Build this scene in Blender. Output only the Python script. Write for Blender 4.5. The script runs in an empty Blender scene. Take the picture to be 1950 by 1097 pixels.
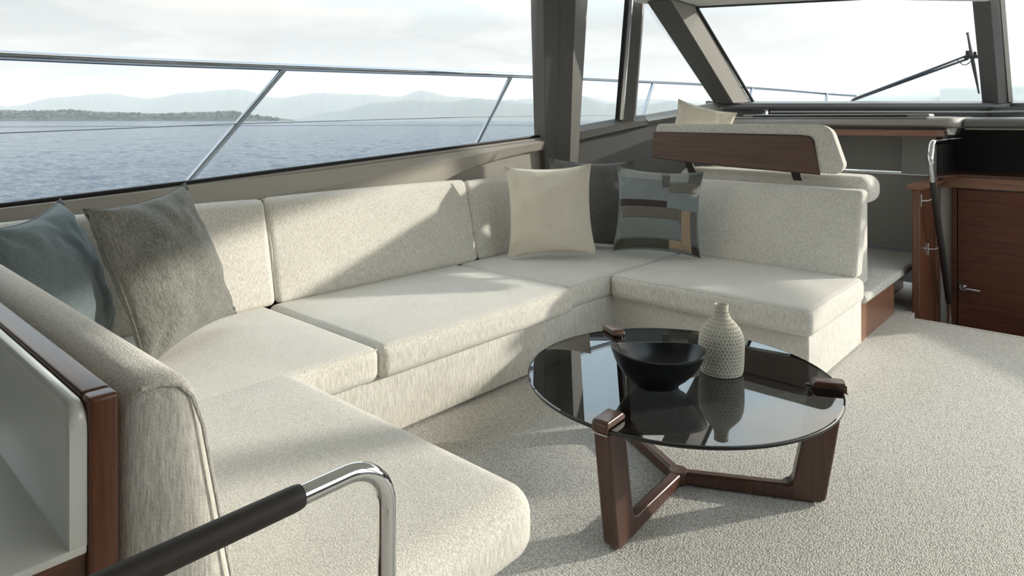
import bpy, bmesh, math, random
from math import sin, cos, pi, radians as R
from mathutils import Vector, Matrix, noise

# ------------------------------------------------------------------ camera, sky, sun, exposure
S = bpy.context.scene
C = S.collection
cd = bpy.data.cameras.new('camera'); cam = bpy.data.objects.new('camera', cd); C.objects.link(cam)
cd.sensor_width = 36.0; cd.lens = 36.0 * 1283 / 1950; cd.shift_y = -320.5 / 1950
cd.clip_start = 0.02; cd.clip_end = 30000
cam.location = (0, 0, 1.40); cam.rotation_euler = (R(90), 0, R(-48))
S.camera = cam
S.view_settings.view_transform = 'Standard'; S.view_settings.look = 'None'
S.view_settings.gamma = 1.0; S.view_settings.use_curve_mapping = False
S.view_settings.exposure = 0.38
S.cycles.use_denoising = True
S.cycles.max_bounces = 10; S.cycles.diffuse_bounces = 5; S.cycles.transparent_max_bounces = 16; S.cycles.volume_bounces = 2
S.cycles.sample_clamp_indirect = 6.0

SUN_AZ, SUN_EL = R(-33), R(15.5)          # azimuth measured from +X (bow) towards +Y (port)
SUN = Vector((cos(SUN_EL) * cos(SUN_AZ), cos(SUN_EL) * sin(SUN_AZ), sin(SUN_EL)))

def N(nt, typ, **kw):
    n = nt.nodes.new(typ)
    for k, v in kw.items():
        if k.startswith('i_'):
            n.inputs[k[2:].replace('_', ' ')].default_value = v
        else:
            setattr(n, k, v)
    return n

def ramp(nt, stops, src, interp='LINEAR'):
    n = nt.nodes.new('ShaderNodeValToRGB'); n.color_ramp.interpolation = interp
    el = n.color_ramp.elements
    while len(el) < len(stops): el.new(0.5)
    for e, (p, c) in zip(el, stops):
        e.position = p; e.color = (c, c, c, 1) if isinstance(c, (int, float)) else (*c, 1)
    nt.links.new(src, n.inputs[0])
    return n

def math_(nt, op, a, b=None, clamp=False):
    n = nt.nodes.new('ShaderNodeMath'); n.operation = op; n.use_clamp = clamp
    for i, v in enumerate((a, b)):
        if v is None: continue
        if isinstance(v, (int, float)): n.inputs[i].default_value = v
        else: nt.links.new(v, n.inputs[i])
    return n.outputs[0]

def mixc(nt, fac, a, b, mode='MIX'):
    n = nt.nodes.new('ShaderNodeMix'); n.data_type = 'RGBA'; n.blend_type = mode
    for i, v in ((0, fac), (6, a), (7, b)):
        if isinstance(v, (int, float)): n.inputs[i].default_value = v
        elif isinstance(v, tuple): n.inputs[i].default_value = (*v, 1)
        else: nt.links.new(v, n.inputs[i])
    return n.outputs[2]

def build_world():
    w = bpy.data.worlds.new('sky'); S.world = w; w.use_nodes = True
    nt = w.node_tree; nt.nodes.clear(); L = nt.links.new
    out = N(nt, 'ShaderNodeOutputWorld'); bg = N(nt, 'ShaderNodeBackground')
    tc = N(nt, 'ShaderNodeTexCoord')
    sep = N(nt, 'ShaderNodeSeparateXYZ'); L(tc.outputs['Generated'], sep.inputs[0])
    z = sep.outputs[2]
    grad = ramp(nt, [(0.0, (0.64, 0.63, 0.61)), (0.07, (0.72, 0.71, 0.69)), (0.14, (0.735, 0.76, 0.765)),
                     (0.30, (1.50, 1.86, 2.10)), (0.6, (1.70, 2.10, 2.45)), (1.0, (1.50, 1.95, 2.3))], z)
    # thin stretched clouds: project the view direction onto a high flat layer
    zz = math_(nt, 'MAXIMUM', math_(nt, 'ADD', z, 0.10), 0.03)
    cmb = N(nt, 'ShaderNodeCombineXYZ')
    L(math_(nt, 'DIVIDE', sep.outputs[0], zz), cmb.inputs[0]); L(math_(nt, 'DIVIDE', sep.outputs[1], zz), cmb.inputs[1])
    nz = N(nt, 'ShaderNodeTexNoise', i_Scale=0.85, i_Detail=6.0, i_Roughness=0.55, i_Distortion=0.35)
    L(cmb.outputs[0], nz.inputs['Vector'])
    cl = ramp(nt, [(0.46, 0.0), (0.60, 1.0)], nz.outputs[0])
    cloudcol = ramp(nt, [(0.14, (0.90, 0.885, 0.86)), (0.32, (2.75, 2.20, 1.62))], z)
    col = mixc(nt, math_(nt, 'MULTIPLY', cl.outputs[0], 0.8), grad.outputs[0], cloudcol.outputs[0])
    # the broad glow around the low sun
    dot = N(nt, 'ShaderNodeVectorMath', operation='DOT_PRODUCT'); dot.inputs[1].default_value = SUN
    L(tc.outputs['Generated'], dot.inputs[0])
    g = math_(nt, 'POWER', math_(nt, 'MAXIMUM', dot.outputs['Value'], 0.0), 7.0)
    gl = N(nt, 'ShaderNodeVectorMath', operation='SCALE'); gl.inputs[0].default_value = (3.2, 2.95, 2.6); L(g, gl.inputs['Scale'])
    col = mixc(nt, 1.0, col, gl.outputs[0], 'ADD')
    L(col, bg.inputs[0]); bg.inputs[1].default_value = 0.80
    L(bg.outputs[0], out.inputs[0])
build_world()

sl = bpy.data.lights.new('sun', 'SUN'); sl.energy = 3.2; sl.angle = R(1.2); sl.color = (1.0, 0.93, 0.83)
so = bpy.data.objects.new('sun', sl); C.objects.link(so)
so.rotation_euler = (-SUN).to_track_quat('-Z', 'Y').to_euler(); so.location = SUN * 60

# ------------------------------------------------------------------ helpers
MATS = {}
def mat(name):
    m = bpy.data.materials.new(name); m.use_nodes = True
    nt = m.node_tree; nt.nodes.clear()
    out = nt.nodes.new('ShaderNodeOutputMaterial'); p = nt.nodes.new('ShaderNodeBsdfPrincipled')
    nt.links.new(p.outputs[0], out.inputs[0]); MATS[name] = m
    return m, nt, p, out

def plain(name, col, rough=0.5, metal=0.0, spec=0.5, nscale=0, bump=0.0, var=0.0, coat=0.0):
    m, nt, p, out = mat(name); L = nt.links.new
    p.inputs['Base Color'].default_value = (*col, 1); p.inputs['Roughness'].default_value = rough
    p.inputs['Metallic'].default_value = metal; p.inputs['Specular IOR Level'].default_value = spec
    p.inputs['Coat Weight'].default_value = coat
    if nscale:
        tc = N(nt, 'ShaderNodeTexCoord'); nz = N(nt, 'ShaderNodeTexNoise', i_Scale=nscale, i_Detail=4.0)
        L(tc.outputs['Object'], nz.inputs['Vector'])
        if var:
            a = tuple(c * (1 - var) for c in col); b = tuple(min(1, c * (1 + var)) for c in col)
            L(mixc(nt, nz.outputs[0], a, b), p.inputs['Base Color'])
        if bump:
            bp = N(nt, 'ShaderNodeBump', i_Strength=bump, i_Distance=0.002); L(nz.outputs[0], bp.inputs['Height'])
            L(bp.outputs[0], p.inputs['Normal'])
    return m

def fabric(name, col, dark, axis=0, scale=260., streak=0.75, bump=0.5, rough=0.95, lo=0.36, hi=0.66):
    """heathered woven cloth: thin streaks running across `axis` plus small nubs"""
    m, nt, p, out = mat(name); L = nt.links.new
    tc = N(nt, 'ShaderNodeTexCoord')
    mp = N(nt, 'ShaderNodeMapping'); sc = [scale] * 3
    if axis is not None: sc[axis] = scale * 0.12
    mp.inputs['Scale'].default_value = sc
    L(tc.outputs['Object'], mp.inputs[0])
    n1 = N(nt, 'ShaderNodeTexNoise', i_Scale=1.0, i_Detail=2.0, i_Roughness=0.6); L(mp.outputs[0], n1.inputs['Vector'])
    n2 = N(nt, 'ShaderNodeTexNoise', i_Scale=260.0, i_Detail=2.0, i_Roughness=0.7); L(tc.outputs['Object'], n2.inputs['Vector'])
    n3 = N(nt, 'ShaderNodeTexNoise', i_Scale=5.0, i_Detail=2.0); L(tc.outputs['Object'], n3.inputs['Vector'])
    f = math_(nt, 'ADD', math_(nt, 'MULTIPLY', n1.outputs[0], streak), math_(nt, 'MULTIPLY', n2.outputs[0], 1 - streak))
    f = math_(nt, 'ADD', f, math_(nt, 'MULTIPLY', math_(nt, 'SUBTRACT', n3.outputs[0], 0.5), 0.10))
    rp = ramp(nt, [(lo, dark), (hi, col)], f)
    L(rp.outputs[0], p.inputs['Base Color'])
    p.inputs['Roughness'].default_value = rough; p.inputs['Specular IOR Level'].default_value = 0.15
    p.inputs['Sheen Weight'].default_value = 0.25; p.inputs['Sheen Roughness'].default_value = 0.5
    bp = N(nt, 'ShaderNodeBump', i_Strength=bump, i_Distance=0.003)
    L(math_(nt, 'ADD', n2.outputs[0], math_(nt, 'MULTIPLY', n1.outputs[0], 0.5)), bp.inputs['Height'])
    L(bp.outputs[0], p.inputs['Normal'])
    return m

def wood(name, c1, c2, axis=0, rough=0.35, coat=0.15):
    m, nt, p, out = mat(name); L = nt.links.new
    tc = N(nt, 'ShaderNodeTexCoord'); mp = N(nt, 'ShaderNodeMapping')
    sc = [60.0, 60.0, 60.0]; sc[axis] = 2.5
    mp.inputs['Scale'].default_value = sc; L(tc.outputs['Object'], mp.inputs[0])
    n1 = N(nt, 'ShaderNodeTexNoise', i_Scale=1.0, i_Detail=5.0, i_Roughness=0.6, i_Distortion=0.6); L(mp.outputs[0], n1.inputs['Vector'])
    rp = ramp(nt, [(0.3, c1), (0.7, c2)], n1.outputs[0]); L(rp.outputs[0], p.inputs['Base Color'])
    p.inputs['Roughness'].default_value = rough; p.inputs['Coat Weight'].default_value = coat
    p.inputs['Coat Roughness'].default_value = 0.2
    bp = N(nt, 'ShaderNodeBump', i_Strength=0.08, i_Distance=0.001); L(n1.outputs[0], bp.inputs['Height']); L(bp.outputs[0], p.inputs['Normal'])
    return m

def glass(name, tint, ior=1.45, gl=1.0):
    """thin pane: light goes straight through tinted, the surface mirrors by Fresnel"""
    m = bpy.data.materials.new(name); m.use_nodes = True; nt = m.node_tree; nt.nodes.clear(); L = nt.links.new
    out = N(nt, 'ShaderNodeOutputMaterial'); mx = N(nt, 'ShaderNodeMixShader')
    tr = N(nt, 'ShaderNodeBsdfTransparent'); tr.inputs[0].default_value = (*tint, 1)
    gs = N(nt, 'ShaderNodeBsdfGlossy'); gs.inputs['Roughness'].default_value = 0.0; gs.inputs[0].default_value = (gl, gl, gl, 1)
    lw = N(nt, 'ShaderNodeLayerWeight'); lw.inputs['Blend'].default_value = 0.5
    f0 = ((ior - 1) / (ior + 1)) ** 2
    fr = math_(nt, 'ADD', math_(nt, 'MULTIPLY', math_(nt, 'POWER', lw.outputs['Facing'], 5.0), 1 - f0), f0)
    L(fr, mx.inputs[0]); L(tr.outputs[0], mx.inputs[1]); L(gs.outputs[0], mx.inputs[2]); L(mx.outputs[0], out.inputs[0])
    MATS[name] = m
    return m

def carpet_mat():
    m, nt, p, out = mat('carpet'); L = nt.links.new
    tc = N(nt, 'ShaderNodeTexCoord'); mp = N(nt, 'ShaderNodeMapping'); mp.inputs['Scale'].default_value = (95, 170, 100)
    mp.inputs['Rotation'].default_value = (0, 0, R(8))
    L(tc.outputs['Object'], mp.inputs[0])
    vo = N(nt, 'ShaderNodeTexVoronoi', i_Scale=1.0, i_Randomness=0.55); L(mp.outputs[0], vo.inputs['Vector'])
    n2 = N(nt, 'ShaderNodeTexNoise', i_Scale=260.0, i_Detail=2.0); L(tc.outputs['Object'], n2.inputs['Vector'])
    h = math_(nt, 'SUBTRACT', 1.0, vo.outputs['Distance'])
    f = math_(nt, 'ADD', math_(nt, 'MULTIPLY', h, 0.75), math_(nt, 'MULTIPLY', n2.outputs[0], 0.35))
    rp = ramp(nt, [(0.34, (0.37, 0.36, 0.33)), (0.80, (0.82, 0.805, 0.755))], f); L(rp.outputs[0], p.inputs['Base Color'])
    p.inputs['Roughness'].default_value = 1.0; p.inputs['Specular IOR Level'].default_value = 0.1
    bp = N(nt, 'ShaderNodeBump', i_Strength=0.9, i_Distance=0.004); L(f, bp.inputs['Height']); L(bp.outputs[0], p.inputs['Normal'])
    return m

def sea_mat():
    m, nt, p, out = mat('sea_water'); L = nt.links.new
    tc = N(nt, 'ShaderNodeTexCoord')
    mp = N(nt, 'ShaderNodeMapping'); mp.inputs['Rotation'].default_value = (0, 0, R(42)); mp.inputs['Scale'].default_value = (1.0, 0.55, 1.0)
    L(tc.outputs['Object'], mp.inputs[0])
    hs = []
    for sc, amp in ((0.45, 0.5), (1.5, 0.40), (5.0, 0.24)):
        nz = N(nt, 'ShaderNodeTexNoise', i_Scale=sc, i_Detail=3.0, i_Roughness=0.6, i_Distortion=0.4); L(mp.outputs[0], nz.inputs['Vector'])
        hs.append(math_(nt, 'MULTIPLY', nz.outputs[0], amp))
    h = math_(nt, 'ADD', math_(nt, 'ADD', hs[0], hs[1]), hs[2])
    bp = N(nt, 'ShaderNodeBump', i_Strength=1.0, i_Distance=1.0); L(h, bp.inputs['Height']); L(bp.outputs[0], p.inputs['Normal'])
    p.inputs['Base Color'].default_value = (0.030, 0.062, 0.105, 1); p.inputs['Roughness'].default_value = 0.10; p.inputs['Specular IOR Level'].default_value = 0.20
    p.inputs['IOR'].default_value = 1.33
    return m

CREAM, CDARK = (0.86, 0.83, 0.765), (0.56, 0.535, 0.48)
fabric('sofa_x', CREAM, CDARK, 2, 230., bump=0.8, lo=0.37, hi=0.64); MATS['sofa_y'] = MATS['sofa_x']
fabric('linen_cream', (0.80, 0.75, 0.645), (0.68, 0.63, 0.53), None, 120., 0.5, 0.25, lo=0.3, hi=0.7)
fabric('tweed_grey', (0.30, 0.30, 0.265), (0.075, 0.077, 0.07), 2, 240., 0.5, 0.7, lo=0.34, hi=0.64)
fabric('teal_velvet', (0.165, 0.205, 0.212), (0.10, 0.13, 0.138), None, 90., 0.5, 0.2, lo=0.3, hi=0.7)
fabric('charcoal_wool', (0.22, 0.22, 0.215), (0.10, 0.10, 0.10), None, 200., 0.5, 0.4)
carpet_mat(); sea_mat()
wood('walnut_x', (0.070, 0.024, 0.012), (0.150, 0.056, 0.027), 0)
wood('walnut_y', (0.062, 0.026, 0.016), (0.125, 0.055, 0.032), 1)
wood('walnut_z', (0.085, 0.029, 0.014), (0.190, 0.070, 0.033), 2)
wood('panel_walnut', (0.080, 0.040, 0.026), (0.135, 0.072, 0.047), 1, rough=0.5, coat=0.0)
wood('light_walnut', (0.19, 0.088, 0.052), (0.31, 0.155, 0.095), 1)
wood('door_wood', (0.075, 0.022, 0.011), (0.160, 0.050, 0.023), 1, rough=0.5, coat=0.0)
wood('table_wood', (0.050, 0.021, 0.014), (0.100, 0.042, 0.026), 2, rough=0.3, coat=0.3)
plain('taupe_leather', (0.40, 0.37, 0.325), 0.55, nscale=240, bump=0.12, var=0.05)
plain('bronze_paint', (0.130, 0.124, 0.114), 0.42, nscale=300, bump=0.04)
plain('dark_leather', (0.085, 0.085, 0.088), 0.45, nscale=300, bump=0.12)
plain('slate_leather', (0.150, 0.148, 0.142), 0.42, nscale=300, bump=0.12)
plain('console_leather', (0.26, 0.255, 0.24), 0.5, nscale=300, bump=0.1)
plain('dash_leather', (0.33, 0.31, 0.275), 0.48, nscale=300, bump=0.12)
plain('black_trim', (0.012, 0.012, 0.013), 0.35)
plain('black_leather', (0.012, 0.012, 0.013), 0.55)
plain('headliner', (0.87, 0.85, 0.80), 0.8, nscale=300, bump=0.06)
plain('steel', (0.78, 0.79, 0.80), 0.07, metal=1.0)
plain('rail_steel', (0.30, 0.325, 0.36), 0.12, metal=1.0)  # steel darkened to stand in for dark reflections on the rail
plain('satin_steel', (0.62, 0.62, 0.62), 0.25, metal=1.0)
plain('grip_leather', (0.040, 0.034, 0.030), 0.6, nscale=260, bump=0.2)
plain('white_lacquer', (0.74, 0.75, 0.71), 0.25, coat=0.3)
plain('white_wall', (0.72, 0.69, 0.66), 0.7)
plain('gelcoat', (0.80, 0.81, 0.80), 0.25)
plain('deck_white', (0.70, 0.71, 0.69), 0.7)
plain('sunpad_vinyl', (0.70, 0.75, 0.75), 0.6)
plain('vase_ceramic', (0.56, 0.53, 0.455), 0.75, nscale=60, bump=0.06, var=0.05)
plain('bowl_ceramic', (0.008, 0.009, 0.012), 0.28, spec=0.5)
plain('wire_steel', (0.35, 0.36, 0.37), 0.3, metal=1.0)
plain('wiper_metal', (0.05, 0.06, 0.075), 0.4)
plain('rock_haze', (0.055, 0.075, 0.070), 0.95, nscale=0.004, var=0.35)
plain('trees_green', (0.030, 0.045, 0.028), 0.95, nscale=0.03, var=0.4)
glass('pane', (0.975, 0.985, 0.98), 1.28)
glass('smoked_glass', (0.27, 0.28, 0.285), 1.9)

def clean(me, ang):
    me.polygons.foreach_set('use_smooth', [True] * len(me.polygons))
    me.set_sharp_from_angle(angle=R(ang))
    me.update()

def obj(name, geo, m, parent=None, ang=35, bev=0, seg=2, sub=0):
    vs, fs = geo
    me = bpy.data.meshes.new(name); me.from_pydata([tuple(v) for v in vs], [], fs)
    bm = bmesh.new(); bm.from_mesh(me); bmesh.ops.recalc_face_normals(bm, faces=bm.faces); bm.to_mesh(me); bm.free()
    if m: me.materials.append(MATS[m])
    clean(me, ang)
    o = bpy.data.objects.new(name, me); C.objects.link(o)
    if parent:
        o.parent = parent
        base = Vector((0, 0, 0)); q = parent
        while q: base += q.location; q = q.parent
        o.location = -base                          # the geometry is given in world coordinates
    if bev:
        b = o.modifiers.new('bevel', 'BEVEL'); b.width = bev; b.segments = seg; b.limit_method = 'ANGLE'; b.angle_limit = R(30)
        b.harden_normals = False
    if sub:
        s = o.modifiers.new('subd', 'SUBSURF'); s.levels = sub; s.render_levels = sub
    return o

def thing(name, label, cat, loc=(0, 0, 0), group=None):
    e = bpy.data.objects.new(name, None); C.objects.link(e); e.location = loc; e.empty_display_size = 0.1
    return tag(e, label, cat, group)

def tag(o, label, cat, group=None):
    o['label'] = label; o['category'] = cat
    if group: o['group'] = group
    return o

def struct(o, label=None):
    o['kind'] = 'structure'
    if label: o['label'] = label
    return o

def join(*geos):
    V, Fc = [], []
    for v, f in geos:
        k = len(V); V += [tuple(p) for p in v]; Fc += [tuple(i + k for i in q) for q in f]
    return V, Fc

def box(x0, x1, y0, y1, z0, z1):
    v = [(x, y, z) for x in (x0, x1) for y in (y0, y1) for z in (z0, z1)]
    return v, [(0, 1, 3, 2), (4, 6, 7, 5), (0, 4, 5, 1), (2, 3, 7, 6), (0, 2, 6, 4), (1, 5, 7, 3)]

def loft(secs, closed=True, caps=True):
    n = len(secs[0]); V = [tuple(p) for s in secs for p in s]; Fc = []
    for i in range(len(secs) - 1):
        for j in range(n if closed else n - 1):
            a = i * n + j; b = i * n + (j + 1) % n
            Fc.append((a, b, b + n, a + n))
    if caps:
        Fc.append(tuple(range(n))[::-1]); Fc.append(tuple((len(secs) - 1) * n + j for j in range(n)))
    return V, Fc

def prism(poly, a, b, axis):
    """poly in the plane normal to axis ('x': (y,z), 'y': (x,z), 'z': (x,y)), extruded from a to b"""
    f = {'x': lambda p, t: (t, p[0], p[1]), 'y': lambda p, t: (p[0], t, p[1]), 'z': lambda p, t: (p[0], p[1], t)}[axis]
    return loft([[f(p, a) for p in poly], [f(p, b) for p in poly]])

def tube(pts, r, n=12, caps=True):
    pts = [Vector(p) for p in pts]; secs = []; up = None
    for i, p in enumerate(pts):
        t = (pts[min(i + 1, len(pts) - 1)] - pts[max(i - 1, 0)]).normalized()
        if up is None:
            up = Vector((0, 0, 1)) if abs(t.z) < 0.9 else Vector((1, 0, 0))
        up = (up - t * up.dot(t)).normalized(); s = t.cross(up)
        rr = r[i] if isinstance(r, (list, tuple)) else r
        secs.append([p + (up * cos(2 * pi * k / n) + s * sin(2 * pi * k / n)) * rr for k in range(n)])
    return loft(secs, True, caps)

def bend(pts, rad, n=8):
    """polyline with its inner corners rounded"""
    pts = [Vector(p) for p in pts]; out = [pts[0]]
    for i in range(1, len(pts) - 1):
        a, b, c = pts[i - 1], pts[i], pts[i + 1]
        d1 = (a - b).normalized(); d2 = (c - b).normalized()
        half = d1.angle(d2) / 2
        L = min(rad / math.tan(half), (a - b).length * .49, (c - b).length * .49); rr = L * math.tan(half)
        cen = b + (d1 + d2).normalized() * (rr / sin(half)); s = b + d1 * L - cen; e = b + d2 * L - cen
        w = s.angle(e)
        for k in range(n + 1):
            t = k / n
            out.append(cen + (s * sin((1 - t) * w) + e * sin(t * w)) / sin(w))
    out.append(pts[-1])
    return out

def lathe(prof, cx, cy, n=48):
    V, Fc = [], []
    for (r, z) in prof:
        for k in range(n): V.append((cx + r * cos(2 * pi * k / n), cy + r * sin(2 * pi * k / n), z))
    for i in range(len(prof) - 1):
        for k in range(n):
            a = i * n + k; b = i * n + (k + 1) % n; Fc.append((a, b, b + n, a + n))
    Fc.append(tuple(range(n))[::-1]); Fc.append(tuple((len(prof) - 1) * n + k for k in range(n)))
    return V, Fc

def axis_samples(h, r, n=6, m=6):
    out = []
    for k in range(n): out.append(-h + r * (1 - cos(pi / 2 * k / n)) if False else -h + r * math.tan(pi / 4 * k / n))
    inner = [(-h + r) + (2 * h - 2 * r) * k / m for k in range(m + 1)]
    out += inner
    for k in range(n - 1, -1, -1): out.append(h - r * math.tan(pi / 4 * k / n))
    return out

def rbox(x0, x1, y0, y1, z0, z1, r=0.04, puff=(0, 0, 0), n=5, m=6, warp=None):
    """upholstered block: rounded edges, each face swelling out by puff"""
    c = Vector(((x0 + x1) / 2, (y0 + y1) / 2, (z0 + z1) / 2)); h = Vector(((x1 - x0) / 2, (y1 - y0) / 2, (z1 - z0) / 2))
    rr = [min(r, v * 0.98) for v in h]; rad = min(rr)
    A = [axis_samples(h[i], rad, n, m) for i in range(3)]
    idx = {}; V = []; Fc = []
    def vert(i, j, k):
        key = (i, j, k)
        if key not in idx:
            p = Vector((A[0][i], A[1][j], A[2][k]))
            q = Vector([max(-(h[t] - rad), min(h[t] - rad, p[t])) for t in range(3)])
            d = p - q
            if d.length > 1e-9: p = q + d.normalized() * rad
            u = [p[t] / h[t] for t in range(3)]
            for t in range(3):
                a, b = (t + 1) % 3, (t + 2) % 3
                p[t] += puff[t] * u[t] * max(0, 1 - abs(u[a]) ** 3) * max(0, 1 - abs(u[b]) ** 3)
            p = p + c
            if warp: p = Vector(warp(p))
            idx[key] = len(V); V.append(p)
        return idx[key]
    nx, ny, nz = (len(a) - 1 for a in A)
    for i in range(nx):
        for j in range(ny):
            for k in (0, nz):
                Fc.append((vert(i, j, k), vert(i + 1, j, k), vert(i + 1, j + 1, k), vert(i, j + 1, k)))
    for i in range(nx):
        for k in range(nz):
            for j in (0, ny):
                Fc.append((vert(i, j, k), vert(i + 1, j, k), vert(i + 1, j, k + 1), vert(i, j, k + 1)))
    for j in range(ny):
        for k in range(nz):
            for i in (0, nx):
                Fc.append((vert(i, j, k), vert(i, j + 1, k), vert(i, j + 1, k + 1), vert(i, j, k + 1)))
    return V, Fc

def lerp(a, b, t): return Vector(a).lerp(Vector(b), t)

# ------------------------------------------------------------------ the sea, the far shore and the haze
SEA = -1.7
def build_outside():
    # open water: a finely waved patch off the port side running out into the flat far sea
    V = []; Fc = []; na, nr = 520, 300
    for j in range(nr + 1):
        d = 14.0 * (420.0 / 14.0) ** (j / nr); fade = 1 - max(0, min(1, (d - 150) / 250))
        for i in range(na + 1):
            th = R(-2 + 92 * i / na); x, y = cos(th) * d, sin(th) * d
            h = 0.10 * noise.noise((x * .28, y * .20, 1.7)) + 0.055 * noise.noise((x * .85, y * .62, 5.1))
            if d < 260: h += 0.032 * noise.noise((x * 2.1, y * 1.6, 9.3))
            if d < 90: h += 0.014 * noise.noise((x * 5.0, y * 4.1, 2.3))
            V.append((x, y, SEA + h * fade - 0.35 * (1 - fade)))
    for j in range(nr):
        for i in range(na): a = j * (na + 1) + i; Fc.append((a, a + 1, a + na + 2, a + na + 1))
    far = ([(-9000, -9000, SEA - .35), (9000, -9000, SEA - .35), (9000, 9000, SEA - .35), (-9000, 9000, SEA - .35)], [(0, 1, 2, 3)])
    o = obj('sea', join((V, Fc), far), 'sea_water', ang=80)
    tag(o, 'blue rippled sea outside the saloon windows', 'sea'); o['kind'] = 'stuff'
    A = R(42)
    def az(px): return A - math.atan((px - 975) / 1283)            # world heading seen at photo column px
    def ridge(name, pts, dist, mname, label, rough, seed, depth=500.0, step=4):
        """range of hills at `dist`; pts = (heading column, height in columns above the sea line)"""
        xs = list(range(pts[0][0], pts[-1][0] + 1, step)); secs = []
        for x in xs:
            for (a, ha), (b, hb) in zip(pts, pts[1:]):
                if a <= x <= b:
                    t = (x - a) / (b - a); t = t * t * (3 - 2 * t); hp = ha + (hb - ha) * t; break
            th = az(x); k = 1.0 / cos(th - A)
            hp += rough * (noise.noise((x * 0.09, seed, 0)) + 0.5 * noise.noise((x * 0.23, seed, 3.1)))
            top = 1.4 + max(hp, 0.3) / 1283 * dist
            row = []
            for q, f in ((-0.35, 0.0), (-0.2, 0.42), (-0.08, 0.8), (0, 1.0), (0.25, 0.7), (0.7, 0.0)):
                d = (dist + q * depth) * k
                zz = SEA - 2 + (top - SEA + 2) * f * (1 + (0.10 * noise.noise((x * 0.12, q * 9, seed)) if 0 < f < 1 else 0))
                row.append((cos(th) * d, sin(th) * d, zz))
            secs.append(row)
        o = obj(name, loft(secs, False, False), mname, ang=60)
        o['kind'] = 'structure'; o['label'] = label
        return o
    ridge('mountain_range', [(-300, 4), (20, 26), (110, 43), (200, 50), (285, 41), (360, 52), (450, 58), (530, 42), (610, 51), (700, 48),
                      (760, 44), (800, 56), (860, 44), (960, 38), (1020, 40), (1100, 46), (1180, 33), (1230, 40), (1330, 33), (1480, 18), (1700, 6)],
          4400, 'rock_haze', 'pale blue mountains beyond the water', 2.0, 1.0, 900)
    ridge('near_hills', [(560, 2), (640, 16), (720, 33), (780, 38), (850, 34), (905, 40), (960, 36), (1020, 30), (1060, 42), (1098, 46),
                      (1160, 30), (1220, 28), (1280, 36), (1360, 26), (1500, 8), (1600, 1)],
          3400, 'rock_haze', 'blue hills in front of the pale mountains', 1.5, 5.0, 700)
    ridge('headland', [(-400, 20), (0, 19), (60, 17), (130, 19), (200, 15), (300, 12), (390, 15), (440, 17), (490, 8), (530, 3), (560, 0)],
          1900, 'trees_green', 'low wooded headland at the left', 1.4, 9.0, 250, 3)
    random.seed(4); V = []; Fc = []                                # the trees along its skyline, too far to count
    ico = bmesh.new(); bmesh.ops.create_icosphere(ico, subdivisions=1, radius=1.0)
    iv = [v.co.copy() for v in ico.verts]; ifc = [[v.index for v in f.verts] for f in ico.faces]; ico.free()
    hp = [(-400, 18), (0, 18), (60, 16), (130, 18), (200, 14), (300, 11), (390, 14), (440, 16), (490, 8), (540, 2)]
    for q in range(1100):
        x = random.uniform(-380, 530)
        for (a, ha), (b, hb) in zip(hp, hp[1:]):
            if a <= x <= b: t = (x - a) / (b - a); top = ha + (hb - ha) * t
        th = az(x); d = random.uniform(1790, 1890) / cos(th - A)
        zz = (top / 1283 * 1900) * random.uniform(0.25, 1.03); r = random.uniform(2.6, 6.0)
        k = len(V); V += [(cos(th) * d + v.x * r, sin(th) * d + v.y * r, zz + v.z * r * 0.8) for v in iv]
        Fc += [tuple(i + k for i in f) for f in ifc]
    o = obj('tree_canopy', (V, Fc), 'trees_green', ang=80); tag(o, 'dark trees covering the low headland', 'trees'); o['kind'] = 'stuff'
    # sea haze over the far water
    m = bpy.data.materials.new('haze'); m.use_nodes = True; nt = m.node_tree; nt.nodes.clear()
    out = N(nt, 'ShaderNodeOutputMaterial'); vs = N(nt, 'ShaderNodeVolumeScatter')
    vs.inputs['Color'].default_value = (0.235, 0.252, 0.263, 1); vs.inputs['Density'].default_value = 0.00085; vs.inputs['Anisotropy'].default_value = 0.1
    nt.links.new(vs.outputs[0], out.inputs['Volume']); MATS['haze'] = m
    inner, outer = [], []
    for px in range(-500, 2360, 60):
        th = az(px); k = 1 / cos(th - A)
        inner.append((cos(th) * 850 * k, sin(th) * 850 * k)); outer.append((cos(th) * 7200 * k, sin(th) * 7200 * k))
    ring = inner + outer[::-1]
    o = obj('sea_haze', loft([[(x, y, SEA + 0.05) for x, y in ring], [(x, y, 230) for x, y in ring]]), 'haze')
    tag(o, 'thin pale haze over the far water and hills', 'haze'); o['kind'] = 'stuff'
build_outside()

# ------------------------------------------------------------------ the boat's shell
# port side: sill points (x, y, z) of the window's lower edge, rising towards the bow
SILL = [(-2.6, 3.55, 0.90), (0.70, 3.55, 1.04), (1.48, 3.55, 1.085), (3.0, 3.55, 1.185), (4.27, 3.55, 1.27)]
PIL_A = (4.60, 3.50)                # foot of the main pillar, forward end
APIL = (6.20, 2.86)                 # port windscreen pillar
MULL = (8.10, 0.90)                 # centre windscreen mullion
TUMBLE = 0.16                       # inward lean of the side windows over their height

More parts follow.
